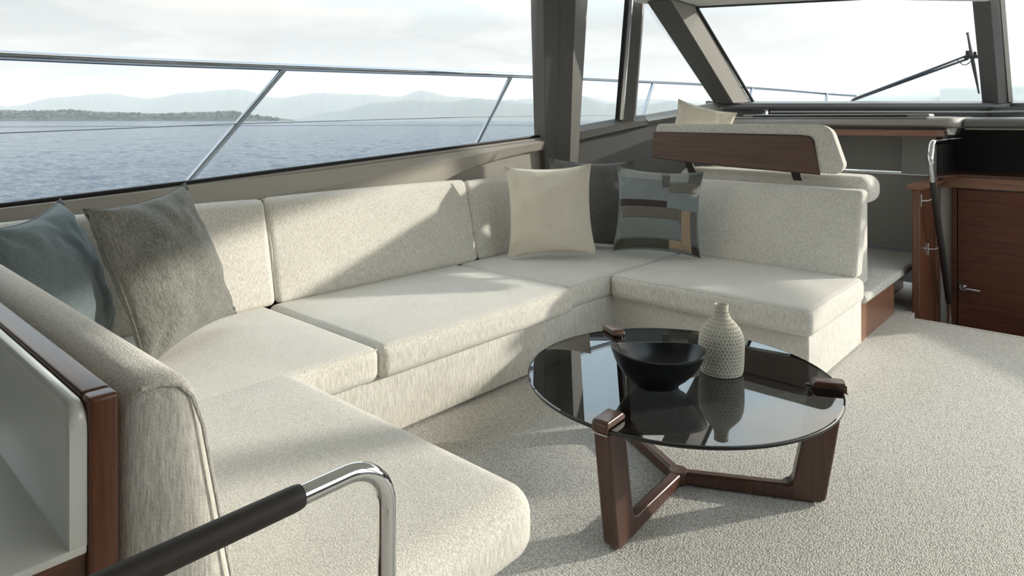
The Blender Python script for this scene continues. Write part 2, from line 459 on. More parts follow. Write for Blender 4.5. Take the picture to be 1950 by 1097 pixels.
def build_shell():
    st = struct
    # carpeted saloon floor, cut out at the companionway stairs
    st(obj('floor', prism([(-2.7, -1.7), (5.42, -1.7), (5.42, 1.10), (6.6, 1.10), (6.6, 3.56), (-2.7, 3.56)], -0.06, 0.0, 'z'), 'carpet'))
    nose = []
    for k in range(9):
        a = pi * 0.5 * (1 - k / 8 * 1.6)
        nose.append((5.42 + 0.045 * cos(a), -0.042 + 0.045 * sin(a)))
    nose += [(5.40, -0.09), (5.40, 0.003)]
    nose = [(5.40, 0.003)] + nose[:-1]
    st(obj('floor_edge', prism([(x, z) for x, z in nose], -1.6, 1.06, 'y'), 'carpet', ang=60))
    # port wall: inner lining below the windows
    secs = []
    for x, y, z in SILL: secs.append([(x, y, z), (x, y + 0.12, z - 0.03), (x, y + 0.12, -0.05), (x, y, -0.05)])
    secs.append([(4.62, 3.52, 1.335), (4.62, 3.64, 1.31), (4.62, 3.64, -0.05), (4.62, 3.52, -0.05)])
    st(obj('wall_port', loft(secs), 'taupe_leather', ang=40))
    secs = []
    for (x, y, z) in ((4.62, 3.50, 1.335), (5.20, 3.27, 1.43), (APIL[0], APIL[1], 1.575), (6.75, 2.64, 1.58)):
        secs.append([(x, y, z - 0.04), (x + .05, y + 0.10, z - 0.06), (x + .05, y + 0.10, -0.05), (x, y, -0.05)])
    st(obj('wall_bow_port', loft(secs), 'slate_leather', ang=40))
    st(obj('wall_port_aft', loft([[(-2.7, 3.55, .8), (-2.7, 3.66, .8), (-2.7, 3.60, 2.5), (-2.7, 3.40, 2.5)], [(-0.1, 3.55, .9), (-0.1, 3.66, .9), (-0.1, 3.56, 2.5), (-0.1, 3.40, 2.5)]]), 'slate_leather'))  # unseen; closes off the aft port glazing to darken the camera side
    # black gasket line under the big window, and its steel lip
    g = tube([(x, y - 0.004, z - 0.004) for x, y, z in SILL], 0.011, 8)
    st(obj('trim_1', g, 'black_trim'))
    g = tube([(x, y - 0.02, z - 0.028) for x, y, z in SILL], 0.010, 8)
    st(obj('trim_2', g, 'dash_leather'))
    # sculpted ledge under the window, its lower edge sweeping up towards the pillar
    low = [(-2.6, 0.60), (2.2, 0.72), (2.8, 0.82), (3.05, 0.92), (3.25, 0.985), (3.5, 1.05), (3.8, 1.10), (4.1, 1.135), (4.44, 1.155)]
    secs = []
    for x, zl in low:
        for (a, ya, za), (b, yb, zb) in zip(SILL, SILL[1:] + [(4.62, 3.55, 1.30)]):
            if a <= x <= b: zt = za + (zb - za) * (x - a) / (b - a)
        zc = max(zt - 0.055 - max(0, (3.9 - x)) * 0.045, zl + 0.028)
        secs.append([(x, 3.56, zt - 0.030), (x, 3.515, zt - 0.036), (x, 3.482, zc), (x, 3.500, zl + 0.012), (x, 3.515, zl), (x, 3.56, zl)])
    st(obj('trim_3', loft(secs), 'taupe_leather', ang=14))
    # main pillar between the two port windows: three facets
    def pil(px_foot, px_top, zf, zt, name, m):
        return st(obj(name, loft([[(x, y, zf) for x, y in px_foot], [(x, y, zt) for x, y in px_top]]), m, ang=12, bev=0.006))
    t = TUMBLE
    pil([(4.365, 3.545), (4.445, 3.50), (4.455, 3.475), (4.49, 3.425), (4.615, 3.455), (4.58, 3.62), (4.38, 3.66)],
        [(4.13, 3.385), (4.27, 3.345), (4.285, 3.325), (4.40, 3.265), (4.625, 3.30), (4.58, 3.46), (4.10, 3.50)], 0.3, 2.50, 'pillar_port', 'bronze_paint')
    # slender second pillar
    pil([(5.09, 3.28), (5.20, 3.22), (5.26, 3.24), (5.20, 3.34)], [(5.02, 3.13), (5.13, 3.07), (5.19, 3.09), (5.13, 3.19)], 1.36, 2.50, 'pillar_slim', 'bronze_paint')
    st(obj('trim_4', loft([[(x, y, 1.40) for x, y in ((5.07, 3.30), (5.085, 3.262), (5.10, 3.262), (5.10, 3.31))],
                           [(x - .07, y - .15, 2.5) for x, y in ((5.07, 3.30), (5.085, 3.262), (5.10, 3.262), (5.10, 3.31))]]), 'satin_steel'))
    st(obj('trim_12', loft([[(x, y, 1.40) for x, y in ((5.045, 3.315), (5.055, 3.285), (5.075, 3.285), (5.075, 3.32))],
                            [(x - .07, y - .15, 2.5) for x, y in ((5.045, 3.315), (5.055, 3.285), (5.075, 3.285), (5.075, 3.32))]]), 'black_trim'))
    # port windscreen pillar; its lit inner face is painted in by a paler strip
    ft = [(6.10, 2.885), (6.15, 2.72), (6.56, 2.725), (6.45, 2.92)]; tp = [(5.00, 2.97), (5.05, 2.775), (5.36, 2.715), (5.30, 2.98)]
    pil(ft, tp, 1.555, 2.40, 'pillar_windscreen', 'bronze_paint')
    inn = [[(6.152, 2.715, 1.56), (6.55, 2.715, 1.58), (6.56, 2.74, 1.58), (6.16, 2.74, 1.56)], [(5.052, 2.770, 2.40), (5.35, 2.705, 2.37), (5.36, 2.73, 2.37), (5.06, 2.79, 2.40)]]
    st(obj('lit_strip_pillar', loft(inn), 'dash_leather'))
    st(obj('trim_6', tube([(6.59, 2.705, 1.58), (5.385, 2.70, 2.36)], 0.016, 8), 'black_trim'))
    # centre mullion of the windscreen and the unseen starboard pillar, slimmed to let the sun past
    ft = [(8.02, 1.00), (7.98, 0.86), (8.08, 0.80), (8.22, 0.90)]; tp = [(7.28, 0.99), (7.24, 0.85), (7.34, 0.79), (7.45, 0.89)]
    pil(ft, tp, 1.56, 2.56, 'pillar_centre', 'bronze_paint')
    st(obj('lit_strip_mullion', loft([[(8.07, .79, 1.57), (8.10, .76, 1.57), (8.22, .80, 1.57), (8.22, .90, 1.57)], [(7.34, .785, 2.56), (7.37, .755, 2.56), (7.47, .79, 2.56), (7.47, .89, 2.56)]]), 'dash_leather'))  # paler strip painting in the lit face of the mullion
    pil([(6.20, -1.36), (6.22, -1.28), (6.40, -1.26), (6.40, -1.36)], [(5.08, -1.43), (5.10, -1.33), (5.28, -1.30), (5.28, -1.41)], 1.555, 2.46, 'pillar_starboard', 'bronze_paint')
    # headliner and roof
    st(obj('ceiling', prism([(-2.7, -1.75), (4.9, -1.50), (5.28, -1.30), (7.36, 0.89), (5.34, 2.77), (4.9, 3.12), (4.2, 3.45), (-2.7, 3.55)], 2.46, 2.60, 'z'), 'headliner', bev=0.02))
    h0, h1 = Vector((5.32, 2.80, 2.37)), Vector((7.36, 0.90, 2.545)); dn = Vector((0.68, 0.73, 0))
    sec = lambda p: [p, p - dn * 0.02 + Vector((0, 0, .012)), p - dn * 0.26 + Vector((0, 0, .06)), p - dn * 0.34 + Vector((0, 0, .20)), p + Vector((0, 0, .2)) + dn * 0.03]
    st(obj('trim_8', loft([sec(h0 + Vector((-.36, .26, .03))), sec(h0 + Vector((-.12, .11, .008))), sec(h0), sec(h1)]), 'headliner', ang=50))
    st(obj('trim_9', tube([h0 + dn * 0.004, h1 + dn * 0.004], 0.012, 8), 'black_trim'))
    # starboard side and aft end (behind the camera): closed aft to darken, cut low forward for light; window posts
    st(obj('wall_starboard', loft([[(x, y, -0.05), (x, y, z), (x, y - .12, z), (x, y - .12, -0.05)] for x, y, z in
                                   ((-2.7, -1.70, 2.46), (1.0, -1.68, 2.46), (1.001, -1.68, 0.95), (2.6, -1.66, 1.05), (2.601, -1.66, .30), (4.6, -1.62, .30), (6.3, -1.30, .30))]), 'slate_leather'))
    pil([(4.3, -1.58), (4.7, -1.52), (4.75, -1.72), (4.3, -1.76)], [(4.15, -1.45), (4.55, -1.38), (4.6, -1.58), (4.15, -1.62)], 0.3, 2.5, 'pillar_galley', 'bronze_paint')
    st(obj('wall_aft', join(box(-2.78, -2.68, -1.75, 0.6, -0.05, 2.5), box(-2.78, -2.68, 1.5, 3.6, -0.05, 2.5), box(-2.78, -2.68, 0.6, 1.5, 2.1, 2.5)), 'slate_leather'))  # unseen; mostly solid to keep daylight from aft out
    # panes
    def window(name, quad, label):
        q = [Vector(p) for p in quad]; n = (q[1] - q[0]).cross(q[-1] - q[0]).normalized() * 0.004
        o = obj(name, loft([[p - n for p in q], [p + n for p in q]]), 'pane'); st(o, label)
    t = TUMBLE
    window('window_1', [(-0.1, 3.60, 0.98), (4.30, 3.60, 1.26), (4.13, 3.60 - t, 2.48), (-0.1, 3.60 - t, 2.48)], 'large port side window pane')
    window('window_2', [(4.55, 3.57, 1.31), (5.13, 3.32, 1.40), (5.06, 3.17, 2.48), (4.56, 3.38, 2.48)], 'narrow port window pane between two pillars')
    window('window_3', [(5.20, 3.29, 1.41), (6.18, 2.90, 1.56), (5.02, 3.0, 2.46), (5.12, 3.13, 2.48)], 'triangular port window pane beside the windscreen pillar')
    window('window_4', [(6.58, 2.74, 1.57), (8.15, 0.93, 1.57), (7.38, 0.92, 2.54), (5.37, 2.74, 2.37)], 'port half of the raked windscreen')
    window('window_5', [(8.15, 0.87, 1.57), (6.42, -1.28, 1.57), (5.32, -1.28, 2.40), (7.38, 0.88, 2.54)], 'starboard half of the raked windscreen')
    window('window_6', [(1.0, -1.74, 0.28), (4.3, -1.68, 0.28), (4.2, -1.58, 2.48), (1.0, -1.62, 2.48)], 'unseen starboard side window pane, deepened for daylight')
    window('window_7', [(4.75, -1.68, 0.29), (6.3, -1.38, 0.29), (6.2, -1.38, 1.56), (5.0, -1.48, 2.46), (4.6, -1.5, 2.48)], 'unseen starboard forward window pane, deepened for daylight')  # starboard glazing is unseen; reaches low to let sky light in
    window('window_8', [(-2.73, 0.6, 0.0), (-2.73, 1.5, 0.0), (-2.73, 1.5, 2.1), (-2.73, 0.6, 2.1)], 'glass aft door panes')
    # port sill moulding from the main pillar to the bow: pale top, rolled face
    S2 = [(4.66, 3.475, 1.345), (5.20, 3.25, 1.432), (5.34, 3.19, 1.445)]
    def sillsec(x, y, z, d=0.085): return [(x + .03, y + .06, z - .002), (x, y + 0.02, z - .004), (x - .022, y - 0.035, z - 0.052), (x - .03, y - 0.05, z - d), (x - .015, y - 0.02, z - d - 0.025), (x + .03, y + .06, z - d - 0.025)]
    st(obj('trim_10', loft([sillsec(4.60, 3.50, 1.335, .12), sillsec(*S2[0], .12), sillsec(*S2[1], .10), sillsec(*S2[2], .09)]), 'bronze_paint', ang=16))
    st(obj('trim_11', loft([sillsec(5.345, 3.188, 1.446, .06), sillsec(5.7, 3.04, 1.50, .06), sillsec(6.16, 2.855, 1.572, .06)]), 'dash_leather', ang=16))
    # stairwell below the companionway, bulkhead, door surround
    st(obj('wall_stairs', join(box(5.30, 5.40, -1.6, 1.06, -1.0, -0.06), box(5.40, 6.29, 0.15, 0.22, -1.0, 0.0)), 'white_wall'))
    st(obj('floor_lower', box(5.30, 6.6, 0.15, 1.12, -1.06, -1.0), 'carpet'))
    st(obj('wall_door', join(box(6.36, 6.44, 0.15, 1.14, -1.0, 0.86)), 'white_wall'))
build_shell()

# ------------------------------------------------------------------ outside rail and foredeck
def build_deck():
    # side deck and foredeck
    struct(obj('side_deck', loft([[(-3, 3.68, 0.72), (-3, 4.40, 0.70), (-3, 4.40, 0.55), (-3, 3.68, 0.55)], [(4.6, 3.68, 0.86), (4.8, 4.35, 0.84), (4.8, 4.35, 0.6), (4.6, 3.68, 0.6)],
                      [(6.3, 2.98, 0.90), (7.6, 3.95, 0.90), (7.6, 3.95, 0.6), (6.3, 2.98, 0.6)]]), 'deck_white'))
    struct(obj('foredeck', prism([(6.30, 2.98), (7.6, 3.95), (11.2, 3.15), (13.6, 1.9), (14.2, 0.9), (13.6, -0.1), (11.2, -1.3), (7.6, -2.1), (6.30, -1.2), (8.28, 0.9)], 0.55, 0.68, 'z'), 'deck_white'))
    # hull topsides down to the water
    ring = [(-3, 4.40), (4.8, 4.35), (7.6, 3.95), (11.2, 3.15), (13.6, 1.9), (14.2, 0.9), (13.6, -0.1), (11.2, -1.3), (7.6, -2.1), (4.8, -2.6), (-3, -2.7)]
    zt = [0.55, 0.6, 0.6, 0.6, 0.6, 0.6, 0.6, 0.6, 0.6, 0.55, 0.55]
    struct(obj('hull', loft([[(x, y, z) for (x, y), z in zip(ring, zt)], [(x - 0.4, 0.9 + (y - 0.9) * 0.8, SEA - 0.3) for x, y in ring]], False, False), 'gelcoat'))
    # stainless guard rail
    RAIL = [(-2.5, 4.22, 1.70), (0.80, 4.20, 1.727), (2.35, 4.20, 1.757), (5.03, 4.15, 1.822), (6.3, 3.98, 1.832), (7.54, 3.70, 1.832), (9.2, 3.36, 1.81), (10.95, 3.0, 1.775), (12.6, 2.3, 1.74)]
    t = thing('guard_rail', 'polished steel guard rail on raked stanchions outside the port windows', 'railing', (2.0, 4.2, 0.8))
    sm = []
    for i in range(len(RAIL) - 1):
        p0, p1, p2, p3 = (Vector(RAIL[max(0, min(len(RAIL) - 1, i + k))]) for k in (-1, 0, 1, 2))
        for q in range(8):
            u = q / 8; sm.append(0.5 * (2 * p1 + (p2 - p0) * u + (2 * p0 - 5 * p1 + 4 * p2 - p3) * u * u + (3 * p1 - p0 - 3 * p2 + p3) * u ** 3))
    sm.append(Vector(RAIL[-1]))
    obj('top_rail', tube(sm, 0.026, 14), 'rail_steel', t)
    for a, b in (((-0.1, 4.20, 1.71), (-0.9, 4.24, .72)), ((2.37, 4.20, 1.757), (1.51, 4.23, 0.76)), ((4.62, 4.163, 1.815), (3.94, 4.20, 0.83)),
                 ((6.72, 3.90, 1.833), (6.19, 3.93, 0.89)), ((10.3, 3.14, 1.79), (10.0, 3.12, 0.69)), ((8.5, 3.50, 1.82), (8.0, 3.5, 0.69))):
        p = obj('stanchion', tube([a, b], 0.020, 12), 'rail_steel', t)
        obj('foot', tube([b, Vector(b) + Vector((0, 0, 0.03))], 0.036, 12), 'steel', p)
    obj('wire', tube([(-2.5, 4.22, 1.28), (-0.5, 4.21, 1.305), (0.80, 4.21, 1.333), (2.0, 4.20, 1.375), (4.35, 4.18, 1.43), (6.45, 3.92, 1.455), (8.3, 3.5, 1.47)], 0.0045, 6), 'wire_steel', t)
    # foredeck sunpads seen through the windscreen
    a = rbox(9.6, 11.6, 1.62, 2.62, 0.685, 1.79, 0.16, (0, 0, .02))
    tag(obj('sun_pad', a, 'sunpad_vinyl', ang=60), 'pale foredeck sun pad with a rounded side beside the wiper', 'sun pad', 'foredeck sun pads')
    a = rbox(9.3, 11.3, 0.0, 1.58, 0.685, 1.80, 0.05, (0, 0, .01))
    tag(obj('sun_pad', a, 'sunpad_vinyl', ang=60), 'wide pale foredeck sun pad behind the windscreen mullion', 'sun pad', 'foredeck sun pads')
    # pantograph wiper parked across the windscreen
    w = thing('windscreen_wiper', 'black double arm wiper with upright blade outside the windscreen', 'wiper', (7.75, 1.75, 1.6))
    hd = Vector((7.93, 1.10, 2.035))
    for dz, dx in ((0.0, 0.0), (-0.035, 0.02)):
        obj('arm', tube([(7.40 + dx, 2.03 + dx, 1.56 + dz * .3), (7.42 + dx, 2.0 + dx, 1.61 + dz * .3), hd + Vector((0, 0, dz))], [0.018, 0.014, 0.011], 8), 'wiper_metal', w)
    obj('clamp', join(box(hd.x - .05, hd.x + .05, hd.y - .085, hd.y + .03, hd.z - .035, hd.z - .005), box(hd.x - .02, hd.x + .02, hd.y - .07, hd.y - .04, hd.z - .005, hd.z + .03),
                      box(hd.x - .02, hd.x + .02, hd.y - .02, hd.y + .02, hd.z - .005, hd.z + .045)), 'black_trim', w, bev=0.004)
    b0, b1 = Vector((7.78, 1.085, 2.24)), Vector((8.08, 1.03, 1.66))
    b = obj('blade', tube([b0, b0.lerp(b1, .03), b0.lerp(b1, .2), b0.lerp(b1, .5), b0.lerp(b1, .8), b1], [0.016, 0.010, 0.013, 0.020, 0.013, 0.006], 6), 'wiper_metal', w)
    obj('rubber', tube([b0 + Vector((-.03, 0, -.0)), b1 + Vector((-.03, 0, 0))], 0.007, 5), 'black_trim', b)
    obj('hose', tube(bend([hd + Vector((-.05, .08, -.05)), hd + Vector((0, .03, -.11)), hd + Vector((.02, -.03, -.05))], 0.05), 0.005, 6), 'black_trim', w)
build_deck()

# ------------------------------------------------------------------ sofa
def build_sofa():
    t = thing('sectional_sofa', 'U-shaped sofa in heathered cream fabric along the port windows', 'sofa', (2.4, 2.9, 0))
    # plinth
    obj('base', rbox(0.45, 3.62, 2.385, 3.46, 0.012, 0.292, 0.012, n=2, m=2), 'sofa_x', t)
    obj('base', rbox(3.60, 4.56, 1.185, 3.46, 0.012, 0.292, 0.012, n=2, m=2), 'sofa_y', t)
    obj('base', rbox(0.42, 1.27, 1.20, 2.40, 0.012, 0.275, 0.012, n=2, m=2), 'sofa_y', t)
    def front(y0, lo, dy):                      # the front face leans back a little towards its foot
        return lambda p: (p.x, p.y - 0 + (dy * max(0, (0.43 - p.z) / 0.15) * max(0, 1 - (p.y - y0) / 0.5) * -1), p.z)
    cush = lambda *a, m, **k: obj('seat_cushion', rbox(*a, **k), m, t, ang=80)
    c1 = cush(0.50, 1.752, 2.325, 3.30, 0.285, 0.435, r=0.05, puff=(0, .006, .014), m=10, n=5) if False else None
    def seat(x0, x1, y0, y1, m, z0=0.288, z1=0.435, r=0.042):
        c = obj('seat_cushion', rbox(x0, x1, y0, y1, z0, z1, r, (0.004, 0.006, 0.010), n=5, m=10), m, t, ang=80)
        return c
    s1 = seat(0.61, 1.753, 2.325, 3.31, 'sofa_x'); s2 = seat(1.757, 3.112, 2.318, 3.31, 'sofa_x'); s3 = seat(3.116, 4.48, 2.372, 3.31, 'sofa_x')
    s4 = seat(3.535, 4.50, 1.150, 2.368, 'sofa_y')
    s5 = seat(0.60, 1.365, 1.125, 2.375, 'sofa_y', 0.255, 0.445, 0.075)
    def piping(c, pts, m='sofa_x', r=0.0045): obj('piping', tube(pts, r, 6), m, c)
    for c, (x0, x1, y) in ((s1, (1.40, 1.74, 2.338)), (s2, (1.77, 3.10, 2.331)), (s3, (3.13, 3.56, 2.385))):
        piping(c, [(x0, y, 0.424), (x1, y, 0.424)])
    piping(s4, bend([(3.548, 2.35, 0.424), (3.548, 1.163, 0.424), (4.40, 1.163, 0.424)], .04), 'sofa_y')
    piping(s5, bend([(1.352, 2.30, .415), (1.352, 1.14, 0.415), (0.60, 1.14, 0.415)], .08), 'sofa_y')
    # port back cushions leaning towards the windows
    def leany(p):
        h = (p.z - 0.43) / 0.54
        return (p.x, p.y + 0.13 * h, p.z + (0.012 * (p.y - 3.28) / 0.2))
    def back(x0, x1, z1=0.970):
        b = obj('back_cushion', rbox(x0, x1, 3.275, 3.345, 0.425, z1, 0.034, (0.004, 0.012, 0.006), n=6, m=10, warp=leany), 'sofa_x', t, ang=80)
        for x in (x0 + 0.006, x1 - 0.006):
            obj('piping', tube([leany(Vector((x, 3.30, .46))), leany(Vector((x, 3.288, .7))), leany(Vector((x, 3.296, z1 - .05))), leany(Vector((x, 3.312, z1 - .008))), leany(Vector((x, 3.335, z1 - .012)))], 0.005, 6), 'sofa_x', b)
    back(0.62, 1.800); back(1.806, 3.300, 0.975); back(3.306, 4.42, 0.965)
    # forward back cushion
    def leanx(p):
        h = (p.z - 0.43) / 0.54
        return (p.x + 0.15 * h, p.y, p.z)
    b = obj('back_cushion', rbox(4.44, 4.58, 1.185, 3.26, 0.425, 0.955, 0.030, (0.008, 0.0, 0.004), n=5, m=10, warp=leanx), 'sofa_y', t, ang=80)
    obj('piping', tube(bend([leanx(Vector((4.452, 1.197, .44))), leanx(Vector((4.452, 1.197, .943))), leanx(Vector((4.452, 3.2, .943)))], .03), 0.005, 6), 'sofa_y', b)
    # aft back cushion next to the cabinet, seen from behind
    def leana(p):
        h = (p.z - 0.43) / 0.53
        return (p.x + (p.x - .396) / .116 * 0.10 * (1 - h), p.y, p.z)
    b = obj('back_cushion', rbox(0.396, 0.512, 1.205, 3.26, 0.40, 0.958, 0.050, (0.002, 0, 0.002), n=6, m=10, warp=leana), 'sofa_y', t, ang=80)
    obj('piping', tube([leana(Vector((x, 1.212, z))) for x, z in ((0.505, .44), (0.505, .65), (0.505, .86), (0.497, .915), (0.480, .940), (0.45, .950), (.42, .950))], 0.004, 6), 'sofa_y', b)
build_sofa()

# ------------------------------------------------------------------ companion seat with a reversible backrest, raised carpeted step
def build_companion():
    t = thing('companion_seat', 'cream companion seat with walnut-backed backrest raised on metal brackets behind the sofa', 'seat', (4.85, 1.9, 0.3))
    obj('lower_cushion', rbox(4.745, 5.07, 1.19, 2.55, 0.845, 1.028, 0.075, (0, 0, .008), n=6, m=8), 'sofa_y', t, ang=80)
    obj('seat_body', rbox(4.78, 5.0, 1.26, 2.52, 0.301, 0.85, 0.02, n=3, m=2), 'sofa_y', t, ang=80)
    # backrest: D shaped end, straight at the port side
    out = []
    Y0, Y1, Z0, Z1 = 1.30, 2.70, 1.045, 1.365
    pts = [(Y1, Z0 + .06, .03), (Y1, Z1, .035), (Y0 + 0.12, Z1, .10), (Y0, Z0, .055)]
    P3 = [Vector((y, z, 0)) for y, z, r in pts]
    poly = []
    for i in range(4):
        a, b_, c = P3[i - 1], P3[i], P3[(i + 1) % 4]; seg = bend([lerp(a, b_, .5), b_, lerp(b_, c, .5)], pts[i][2], 7)[1:-1]
        poly += [(p.x, p.y) for p in seg]
    cy = sum(p[0] for p in poly) / len(poly); cz = sum(p[1] for p in poly) / len(poly)
    def ringx(x, off):
        r = []
        for i, (y, z) in enumerate(poly):
            a, c = Vector(poly[i - 1]), Vector(poly[(i + 1) % len(poly)]); d = (c - a).normalized(); n = Vector((d.y, -d.x))
            if n.dot(Vector((y - cy, z - cz))) < 0: n = -n
            r.append((x + 0.04 * (z - Z0) / .3, y - n.x * off, z - n.y * off))
        return r
    prof = [(4.655, 0.02), (4.655, 0.006), (4.660, 0.001), (4.672, -0.003), (4.69, 0.0), (4.74, 0.002), (4.775, .008), (4.795, .022), (4.805, .05)]
    bk = obj('backrest', loft([ringx(x, o) for x, o in prof]), 'sofa_y', t, ang=60)
    obj('piping', tube(ringx(4.664, 0.0) + ringx(4.664, 0.0)[:1], 0.004, 6), 'sofa_y', bk)
    pan = [(2.712, 1.300), (1.60, 1.292), (1.535, 1.285), (1.512, 1.262), (1.460, 1.042), (2.0, 1.062), (2.45, 1.085), (2.712, 1.108)]
    f = lambda x, s=0: [(x + 0.04 * (z - Z0) / .3, y, z) for y, z in pan]
    obj('wood_panel', loft([f(4.640), f(4.66)]), 'panel_walnut', t, bev=0.003)
    obj('panel_edge', tube(f(4.648) + f(4.648)[:1], 0.006, 6), 'black_trim', t)
    for y in (1.64, 2.42):
        b = obj('bracket', loft([[(4.66, y - .028, 1.10), (4.66, y + .028, 1.10), (4.685, y + .028, 1.10), (4.685, y - .028, 1.10)],
                                 [(4.76, y - .028, 0.97), (4.76, y + .028, 0.97), (4.785, y + .028, 0.97), (4.785, y - .028, 0.97)]]), 'grip_leather', t)
        obj('bracket_edge', tube([(4.66, y - .031, 1.10), (4.77, y - .031, 0.97)], 0.004, 6), 'steel', b)
    # raised carpeted platform with a walnut riser
    s = thing('carpeted_step', 'cream carpeted step with a walnut riser beside the sofa end', 'step', (5.3, 1.9, 0))
    obj('tread', rbox(4.62, 6.375, 1.175, 2.60, 0.235, 0.300, 0.03, (0, 0, 0), n=4, m=2), 'carpet', s, ang=60)
    obj('riser', box(4.60, 5.46, 1.205, 1.235, 0.0, 0.24), 'light_walnut', s, bev=0.002)  # paler walnut paints in the sunlit stretch of the riser
    obj('riser', box(5.46, 6.36, 1.335, 1.36, 0.0, 0.24), 'walnut_x', s)  # set back in darker walnut as the shade under the tread
build_companion()

# ------------------------------------------------------------------ dashboard, companionway, door, handrail
def build_dash():
    t = thing('dashboard', 'long grey leather dashboard with walnut edge below the windscreen', 'dashboard', (6.6, 1.8, 0.3))
    # windscreen sill following the glass
    def sec(x, y, nx, ny, z=1.585):
        f = lambda d, h: (x - nx * d, y - ny * d, h)
        return [f(-.05, z), f(0.02, z), f(.16, z - .025), f(.175, z - .06), f(.17, z - .085), f(-.05, z - .10)]
    obj('windscreen_sill', loft([sec(6.18, 2.98, .55, .84), sec(6.45, 2.86, .6, .8), sec(6.72, 2.60, .74, .67), sec(8.12, .98, .80, .60), sec(8.25, .78, 1, 0), sec(8.10, .50, .8, -.6), sec(6.45, -1.35, .75, -.66)]), 'dark_leather', t, ang=28)
    # shelf behind it, at eye level
    obj('top_shelf', prism([(6.0, 2.80), (6.45, 2.80), (7.9, 0.95), (7.9, 0.45), (6.9, 0.42), (6.9, 0.90), (6.0, 1.10)], 1.40, 1.418, 'z'), 'slate_leather', t, bev=.004)
    obj('back_board', loft([[(6.62, 2.55, 1.41), (6.66, 2.58, 1.41), (6.66, 2.58, 1.52), (6.62, 2.55, 1.52)], [(7.96, .93, 1.41), (8.0, .96, 1.41), (8.0, .96, 1.52), (7.96, .93, 1.52)],
                            [(7.3, 0.3, 1.41), (7.34, .27, 1.41), (7.34, .27, 1.52), (7.3, .3, 1.52)]]), 'dark_leather', t)
    obj('trim_line', tube([(6.55, 2.52, 1.475), (7.88, .94, 1.475), (7.4, .3, 1.475)], 0.010, 6), 'dash_leather', t)
    # padded front roll (fascia)
    prof = [(0.02, 1.338), (-.035, 1.345), (-.055, 1.36), (-.045, 1.39), (0.0, 1.415), (0.09, 1.424), (0.13, 1.41), (0.13, 1.338)]
    obj('fascia', loft([[(6.02 + a, y, z) for a, z in prof] for y in (2.86, 2.0, 1.06, 0.97)] + [[(6.06 + a, .92, z - .003) for a, z in prof], [(6.30 + a, .86, z - .003) for a, z in prof]]), 'dash_leather', t, ang=50)
    obj('tray', join(rbox(6.10, 6.30, 1.10, 2.6, 1.42, 1.447, 0.012, n=3, m=2)), 'dash_leather', t, ang=60)
    obj('tray_lip', box(6.085, 6.105, 1.25, 2.5, 1.425, 1.438), 'black_trim', t)
    obj('wood_edge', prism([(5.96, 2.85), (5.96, 1.03), (6.00, 0.985), (6.12, 0.985), (6.12, 2.85)], 1.268, 1.322, 'z'), 'light_walnut', t, bev=.006)
    obj('shadow_gap', box(5.99, 6.3, 1.0, 2.85, 1.32, 1.342), 'black_trim', t)  # solid black bar standing in for the shade between roll and wood
    obj('end_cap', loft([[(6.02, .97, 1.337), (6.02, .90, 1.337), (6.12, .88, 1.337), (6.12, .97, 1.337)], [(6.04, .97, 1.285), (6.05, .925, 1.285), (6.12, .915, 1.285), (6.12, .97, 1.285)]]), 'satin_steel', t)
    # starboard continuation of the roll, over the companionway
    obj('fascia', loft([[(6.16 + a, y, z - .006) for a, z in prof] for y in (0.875, 0.5, 0.1)]), 'slate_leather', t, ang=50)
    obj('piping', tube([(6.12, .87, 1.33), (6.12, .1, 1.33)], .006, 6), 'dash_leather', t)
    obj('recess', join(box(6.95, 7.0, 0.1, 1.05, 0.9, 1.36), box(6.2, 7.0, 0.1, .92, 1.32, 1.34), box(6.3, 7.0, 1.05, 1.08, 0.9, 1.33), box(6.40, 7.0, 0.1, 1.05, .90, .95)), 'black_leather', t)
    # grey console front with a steel strip
    c = thing('console_panel', 'grey leather console front with steel strip under the dashboard', 'console', (6.42, 1.8, 0.3))
    obj('upper_panel', box(6.40, 6.46, 1.345, 2.66, 0.965, 1.27), 'console_leather', c, bev=.006)
    obj('side_panel', box(6.30, 6.46, 1.085, 1.338, 0.955, 1.27), 'console_leather', c, bev=.006)
    obj('lower_panel', box(6.38, 6.46, 1.12, 2.66, 0.318, 0.94), 'console_leather', c, bev=.006)
    obj('strip', box(6.365, 6.41, 1.13, 2.2, 0.938, 0.956), 'satin_steel', c, bev=.002)
    obj('knee_bracket', loft([[(6.05, y, 1.27), (6.40, y, 1.27), (6.40, y, 1.10), (6.36, y, 1.10)] for y in (2.10, 2.16)]), 'panel_walnut', c)
    # companionway half wall
    h = thing('stair_half_wall', 'walnut half wall with a capped end at the companionway stairs', 'half wall', (5.9, 1.09, 0))
    obj('panel', box(5.59, 6.36, 1.068, 1.118, -1.0, 0.895), 'walnut_z', h, bev=.006)
    obj('cap', rbox(5.555, 6.36, 1.035, 1.150, 0.893, 0.93, .012, n=3, m=2), 'light_walnut', h, ang=60)
    for x in (6.10, 6.17, 6.24):
        obj('flute', box(x, x + .035, 1.055, 1.07, -1.0, 0.89), 'walnut_z', h, bev=.004)
    # lintel over the stairs and the door below
    l = thing('stair_lintel', 'walnut lintel and ledge over the companionway door', 'lintel', (6.3, .6, .86))
    obj('front', box(6.30, 6.345, 0.1, 1.06, 0.862, 0.952), 'light_walnut', l, bev=.003)
    obj('ledge', prism([(5.90, 1.05), (6.28, 0.93), (6.28, 0.1), (6.95, 0.1), (6.95, 1.05)], 0.953, 0.97, 'z'), 'walnut_y', l)
    d = struct(obj('door_1', box(6.31, 6.352, 0.23, 0.945, -0.98, 0.852), 'door_wood', bev=.003), 'dark walnut door at the foot of the companionway')
    fr = obj('door_frame', box(6.30, 6.356, 0.952, 0.985, -0.98, 0.856), 'door_wood', d, bev=.003)
